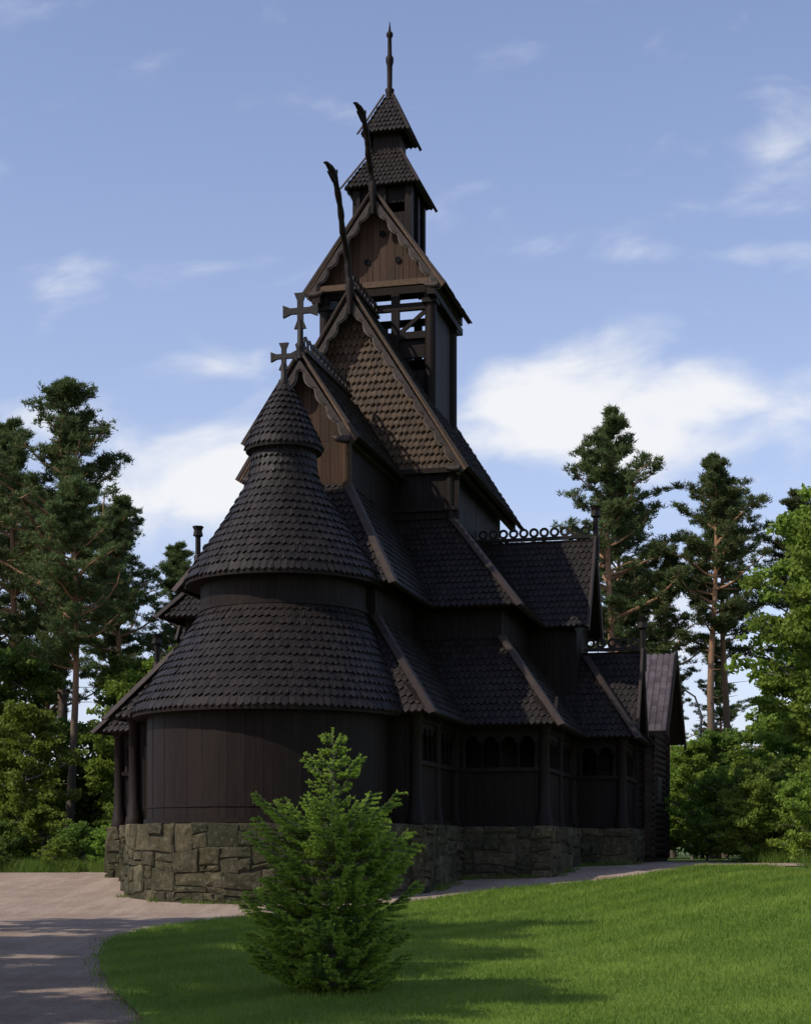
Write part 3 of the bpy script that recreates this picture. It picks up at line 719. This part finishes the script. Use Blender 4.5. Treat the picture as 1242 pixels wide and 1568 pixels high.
# ---------------------------------------------------------------- trees
def pine_mesh(seed,H,cb=.45,spread=3.0,dens=1.0):
    random.seed(seed); m=MB(); bx,by=U(-.6,.6),U(-.6,.6)
    def tp(t): return Vector((bx*math.sin(t*2.2)+.15*math.sin(t*9+seed),by*math.sin(t*2.6),H*t))
    m.tube([tp(i/12) for i in range(13)],[.24*(1-.9*(i/12)**1.1)*H/20+.02 for i in range(13)],9,0)
    C=[]
    nl=int(78*dens)
    for i in range(nl):
        t=cb+(1-cb)*((i+R())/nl)**.9
        if R()<.12: continue
        rel=(t-cb)/(1-cb)
        Lb=spread*(math.sin(math.pi*min(1,rel*.72+.28))**.85*1.0+.08)*U(.4,1.2)
        a=U(0,6.283)+i*2.4; rise=U(-.12,.3)+rel*.55
        p=tp(t); d=Vector((math.cos(a),math.sin(a),rise)).normalized(); pts=[p]
        for k in range(5):
            d=(d+Vector((U(-.28,.28),U(-.28,.28),U(-.1,.24)))).normalized(); p=p+d*Lb/5; pts.append(p)
        m.tube(pts,[.065*(1-k/6)*Lb/3+.012 for k in range(6)],5,0,False)
        for k in range(1 if rel>.6 else 2,6):
            for s in range(3 if k<5 else 4):
                e=pts[k]+Vector((U(-1,1),U(-1,1),U(-.12,.5)))*.28*Lb**.6
                if s<2: m.tube([pts[k],e],[.022,.008],3,0,False)
                for q in range(5):
                    C.append(tuple(pts[k]+(e-pts[k])*U(.4,1.15)+Vector((U(-.2,.2),U(-.2,.2),U(-.07,.12)))))
    for i in range(14):
        t=U(.18,cb); a=U(0,6.28); p=tp(t); e=p+Vector((math.cos(a),math.sin(a),U(-.3,.2)))*U(.5,1.8); m.tube([p,e],[.03,.008],4,0,False)
    C=np.array(C); k=12; CC=np.repeat(C,k,0); n=len(CC)
    D=rng.normal(size=(n,3)); D[:,2]=np.abs(D[:,2])*.9+.1
    CC=CC+rng.normal(0,.06,(n,3))
    m.groups.append((*blades(CC,D,.23*(.6+.7*rng.random(n)),.058),1))
    return m.mesh('pine_mesh',[M_bark,M_pine])
def broad_mesh(seed,H,W_,mat,cb=.25,leafn=26000,ls=.11,gaps=.5):
    random.seed(seed); m=MB()
    tp=lambda t: Vector((.4*math.sin(t*3+seed),.3*math.sin(t*2.2),H*t))
    m.tube([tp(i/8*.92) for i in range(9)],[.17*H/12*(1-.92*i/8)+.015 for i in range(9)],8,0)
    cl_=[]
    for i in range(46):
        t=cb+(.97-cb)*((i+R())/46); rel=(t-cb)/(1-cb)
        Lb=W_*(math.sin(math.pi*min(1,rel*.78+.22))**.7)*U(.5,1.2)+.2
        a=i*2.4+U(-.5,.5); p=tp(min(t,.9)); d=Vector((math.cos(a),math.sin(a),U(.1,.7))).normalized(); pts=[p]
        for k in range(5):
            d=(d+Vector((U(-.3,.3),U(-.3,.3),U(-.2,.2)))).normalized(); p=p+d*Lb/5; pts.append(p)
            if k>=1: 
                for q in range(3): cl_.append((p+Vector((U(-.5,.5),U(-.5,.5),U(-.3,.4)))*W_*.22, U(.14,.42)*W_/3))
        m.tube(pts,[.05*(1-k/6)*Lb/3+.01 for k in range(6)],5,0,False)
    cen=np.array([tuple(c) for c,r in cl_]); rad=np.array([r for c,r in cl_])
    pr=rad**1.6; pr/=pr.sum()
    idx=rng.choice(len(cen),leafn,p=pr); o=rng.normal(size=(leafn,3)); o/=np.linalg.norm(o,axis=1,keepdims=True); o*=rng.random((leafn,1))**.5
    o[:,2]*=.6
    C=cen[idx]+o*rad[idx][:,None]*1.3
    C[:,2]=np.maximum(C[:,2],.1)
    m.groups.append((*leaves(C,ls*(.6+.8*rng.random(leafn))),1))
    return m.mesh('broadleaf_mesh',[M_bbark,mat])
def put(name,me,x,y,s=1,rz=None,parent=None,sz=None):
    o=bpy.data.objects.new(name,me); o.location=(x,y,gh(x,y)-.05); o.rotation_euler=(0,0,U(0,6.28) if rz is None else rz); o.scale=(s,s,sz or s)
    scene.collection.objects.link(o)
    if parent: o.parent=parent
    return o
P1=pine_mesh(1,22,.42,3.5); P2=pine_mesh(2,22,.50,3.1); P3=pine_mesh(3,22,.36,3.8,1.15); P4=pine_mesh(4,22,.56,2.9,.85)
B1=broad_mesh(11,11,3.2,M_leaf,.15); B2=broad_mesh(12,11,3.6,M_leafd,.12); B3=broad_mesh(13,16,3.6,M_leaf,.3,26000,.12)
S1=broad_mesh(14,3.2,1.7,M_leaf,.05,12000,.07); S2=broad_mesh(15,3,1.9,M_leafd,.05,12000,.07)
random.seed(5)
pines=[(-16.3,75,1.03,P3),(-19.6,78,.98,P1),(-14.2,67,.74,P2),(-13.9,80,.83,P4),(-12.2,84,.76,P1),(-18.0,64,.68,P4),(-22.2,84,1.0,P2),(-10.9,88,.74,P3),(-17.6,92,.9,P2),(-21.5,68,.72,P1),(-24,76,.95,P3),(-18.2,82,.86,P3),
 (10.3,84,1.05,P1),(12.5,90,.96,P2),(15.7,82,.93,P4),(17.6,88,.92,P2),(6.2,94,.80,P2),(21.8,88,.9,P1),(13.8,98,.8,P4),(14.1,84,.72,P4)]
for x,y,s,me in pines: put('pine_tree',me,x,y,s)
br=[(16.6,63,.86,B3),(18.6,68,1.02,B3),(15.4,67,.5,B1),(13.0,72,.5,B1),(16.3,60,.5,B1),(20,60,.8,B2),(-15.2,64,.62,B1),(-12.0,70,.75,B1),(-18.2,67,.7,B1),(-10.9,75,.95,B1),(-21,72,.8,B1),(-13.5,78,.95,B2),(-16.8,71,.9,B2),(11.4,78,.52,B1),(14.8,76,.56,B2),(18.2,78,.85,B1)]
for x,y,s,me in br: put('broadleaf_tree',me,x,y,s)
sh=[(12.4,57.2,.62,S1),(14.0,61,1.2,S2),(11.9,63,1.0,S1),(16.2,60,1.2,S1),(13.3,53.2,.85,S1),(12.9,46.5,.42,S2),(12.6,57.8,.9,S1),(-12.4,62,.6,S2),(-14.2,63,.8,S1),(-16,62,.7,S2),(-11.2,65,.8,S1),(-17.5,60,.6,S1),(-15.0,58.5,.35,S2),(-13,59,.35,S1),(-19,63,1,S2),(17.8,62,1.2,S1),(-11.6,61.5,.5,S1),(15,57.5,1.0,S2),(14.2,58.5,.8,S1)]
for x,y,s,me in sh: put('bush',me,x,y,s)
forest=empty('background_forest')
for i in range(60):
    x=-48+96*(i+U(-.4,.4))/59; y=U(100,135)
    put('forest_tree',random.choice([P2,P3,B1,B2,B2,B3]) ,x,y,U(.46,.72),None,forest)
for i in range(50):
    x=-40+80*(i+U(-.4,.4))/49; y=U(84,100)
    put('forest_shrub',random.choice([B1,B2]) ,x,y,U(.34,.56),None,forest)
for i in range(54):
    x=-30+60*(i+U(-.4,.4))/53; y=U(70,80)
    put('forest_undergrowth',random.choice([S1,S2]) ,x,y,U(1.0,1.6),None,forest)
# park trees out on the left that shade the path
for x,y,s in((-12.5,14,.85),(-14,20,.95),(-11.5,8,.7),(-9.2,11.5,.7),(-10.6,17,.8),(-11,23.5,.9),(-12.4,29,.8)): put('park_tree',B3,x,y,s)

def spruce():
    random.seed(21); m=MB(); H=2.82
    prof=[(0,.45),(.03,.66),(.06,.8),(.12,.94),(.2,.86),(.28,.92),(.36,.76),(.42,.88),(.5,.68),(.56,.78),(.62,.68),(.655,.4),(.70,.24),(.76,.27),(.80,.42),(.83,.36),(.87,.15),(.91,.12),(.94,.15),(.97,.06),(1,.03)]
    hs=[p[0] for p in prof]; rs=[p[1] for p in prof]
    m.tube([(0,0,0),(0,.0,H*.4),(.01,0,H*.8),(0,0,H*.985)],[.045,.03,.014,.005],8,0)
    N=[[],[]]; NL=[[],[]]
    def needles(a,b,k,dens=210):
        ln=(b-a).length; n=max(2,int(ln*dens*(1.5 if k else 1))); d=(b-a).normalized()
        for i in range(n):
            p=a+(b-a)*R(); q=Vector((U(-1,1),U(-1,1),U(-.7,1)))
            q=(q-d*q.dot(d)).normalized()*.9+d*.55
            N[k].append(tuple(p)); NL[k].append(tuple(q))
        m.tube([a,b],[.0045,.003],3,1+k,False)
    z=.07
    while z<H*.96:
        t=z/H; rm=np.interp(t,hs,rs); nb=int(9 if t<.62 else 6); ph=U(0,6.28)
        for j in range(nb):
            a=ph+6.283*j/nb+U(-.3,.3); Lb=rm*U(.6,1.2); up=.0+.5*t+U(-.1,.16)
            hz=Vector((math.cos(a),math.sin(a),0)); sd=Vector((-hz.y,hz.x,0)); pts=[]
            for k in range(8):
                s=k/7; pts.append(Vector((0,0,z))+hz*Lb*s+Vector((0,0,Lb*(up*s-.26*s*(1-s)+.24*s*s)))+sd*.03*math.sin(s*5+j))
            m.tube(pts,[.009*(1-k/8)+.002 for k in range(8)],4,0,False)
            for k in range(7): needles(pts[k],pts[k+1],1 if k>=5 else 0)
            nt_=max(4,int(Lb/.058))
            for k in range(nt_):
                s=.12+.86*(k+.5)/nt_
                for sg in(-1,1):
                    f=min(s*7,6.999); base=pts[int(f)].lerp(pts[int(f)+1],f-int(f))
                    tl=Lb*.44*(1-s*.74)*U(.75,1.15)+.035
                    dr=(hz*.8+sd*sg*U(.65,.95)+Vector((0,0,U(-.05,.22)))).normalized()
                    e=base+dr*tl; md=base+dr*tl*.42
                    needles(base,md,0); needles(md,e,1 if s>.3 else 0)
                    if tl>.13:
                        for s2 in(-1,1):
                            b2=base+dr*tl*U(.35,.55); e2=b2+(dr+sd*s2*.5+hz*.3+Vector((0,0,U(-.05,.2)))).normalized()*tl*.45
                            needles(b2,e2,1 if R()<.7 else 0)
        z+=U(.115,.165)
    needles(Vector((0,0,H*.93)),Vector((0,0,H)),1,300)
    for k in range(2):
        C=np.array(N[k]);D=np.array(NL[k]); n=len(C)
        m.groups.append((*blades(C,D,(.027 if k else .024)*(.7+.6*rng.random(n)),.0115),1+k))
    o=m.obj('spruce_sapling',[M_bbark,M_spin,M_sptip]); return o
sp=spruce(); sp.location=(-.77,16.9,.03)

lm=MB(); lm.tube([(0,0,0),(0,0,6),(.05,0,8.2),(-.3,0,9.2),(-.9,0,9.6),(-1.6,0,9.5)],[.09,.07,.06,.05,.05,.04],8); lm.tube([(-1.5,0,9.5),(-1.8,0,9.42),(-2.2,0,9.36)],[.09,.14,.06],8)
sl=lm.obj('street_lamp',[M_metal]); sl.location=(16.2,88,.6)

# ---------------------------------------------------------------- sky, sun, camera
sun_dir=Vector((-.80,-.42,.85)).normalized()
el=math.asin(sun_dir.z); az=math.atan2(sun_dir.x,sun_dir.y)
w=bpy.data.worlds.new('World'); scene.world=w; w.use_nodes=True; nt=w.node_tree
bg=nt.nodes['Background']; sky=nt.nodes.new('ShaderNodeTexSky'); sky.sky_type='NISHITA'; sky.sun_disc=False
sky.sun_elevation=el; sky.sun_rotation=az; sky.altitude=100; sky.air_density=1.0; sky.dust_density=.6; sky.ozone_density=2.5
bg.inputs['Strength'].default_value=.14
tc=nt.nodes.new('ShaderNodeTexCoord'); sp_=nt.nodes.new('ShaderNodeSeparateXYZ'); L(nt,tc.outputs['Generated'],sp_.inputs[0])
yy=mth(nt,'MAXIMUM',mth(nt,'ABSOLUTE',sp_.outputs['Y']),.05)
dx=mth(nt,'DIVIDE',sp_.outputs['X'],yy); dz=mth(nt,'DIVIDE',sp_.outputs['Z'],yy)
def gauss(cx,cz,sx,sz,wt):
    a=mth(nt,'POWER',mth(nt,'ABSOLUTE',mth(nt,'DIVIDE',mth(nt,'SUBTRACT',dx,cx),sx)),2); b=mth(nt,'POWER',mth(nt,'ABSOLUTE',mth(nt,'DIVIDE',mth(nt,'SUBTRACT',dz,cz),sz)),2)
    return mth(nt,'MULTIPLY',mth(nt,'EXPONENT',mth(nt,'MULTIPLY',mth(nt,'ADD',a,b),-1)),wt)
gs=[(.195,.285,.08,.028,.66),(.08,.275,.055,.04,.58),(.16,.25,.10,.02,.52),(-.15,.225,.11,.03,.6),(-.07,.235,.06,.035,.45),(.24,.435,.06,.022,.42),(-.19,.36,.08,.012,.26),(-.13,.365,.05,.012,.24),(.2,.37,.13,.010,.26),(-.11,.302,.06,.014,.30),(.1,.15,.35,.05,.4),(.23,.40,.06,.010,.30),(-.22,.27,.06,.015,.35)]
tot=None
for g in gs:
    q=gauss(*g); tot=q if tot is None else mth(nt,'ADD',tot,q)
cb=nt.nodes.new('ShaderNodeCombineXYZ'); L(nt,mth(nt,'MULTIPLY_ADD',dz,-.35,dx),cb.inputs[0]); L(nt,mth(nt,'MULTIPLY',dz,1.9),cb.inputs[1])
n1=noise(nt,13,9,cb.outputs[0],.52,.35)
val=mth(nt,'ADD',tot,mth(nt,'MULTIPLY_ADD',n1.outputs['Fac'],1.4,-.98))
mr=nt.nodes.new('ShaderNodeMapRange'); mr.interpolation_type='SMOOTHSTEP'; L(nt,val,mr.inputs[0]); mr.inputs[1].default_value=-.18; mr.inputs[2].default_value=.46
cloudc=mixc(nt,mr.outputs[0],(5.2,5.6,6.5),(6.6,6.65,6.8))
skyc=mixc(nt,1.0,sky.outputs[0],(1.4,1.2,1.25),'MULTIPLY')
hz=mth(nt,'MULTIPLY',mth(nt,'EXPONENT',mth(nt,'MULTIPLY',mth(nt,'MAXIMUM',dz,0),-4.2)),.78)
skyc=mixc(nt,hz,skyc,(4.4,4.9,6.1))
fin=mixc(nt,mth(nt,'MULTIPLY',mr.outputs[0],.93),skyc,cloudc)
L(nt,fin,bg.inputs['Color'])
sl_=bpy.data.lights.new('sun','SUN'); sl_.energy=3.9; sl_.angle=math.radians(.6); sl_.color=(1,.93,.82)
so=bpy.data.objects.new('sun',sl_); so.rotation_euler=(-sun_dir).to_track_quat('-Z','Y').to_euler(); scene.collection.objects.link(so)
cam=bpy.data.cameras.new('camera'); co=bpy.data.objects.new('camera',cam); scene.collection.objects.link(co)
co.location=(0,0,1.6); co.rotation_euler=(math.pi/2,0,0); cam.sensor_fit='VERTICAL'; cam.sensor_height=36; cam.lens=36*2450/1568; cam.shift_y=.326; cam.clip_end=4000
scene.camera=co
scene.view_settings.view_transform='Standard'; scene.view_settings.look='None'; scene.view_settings.exposure=0
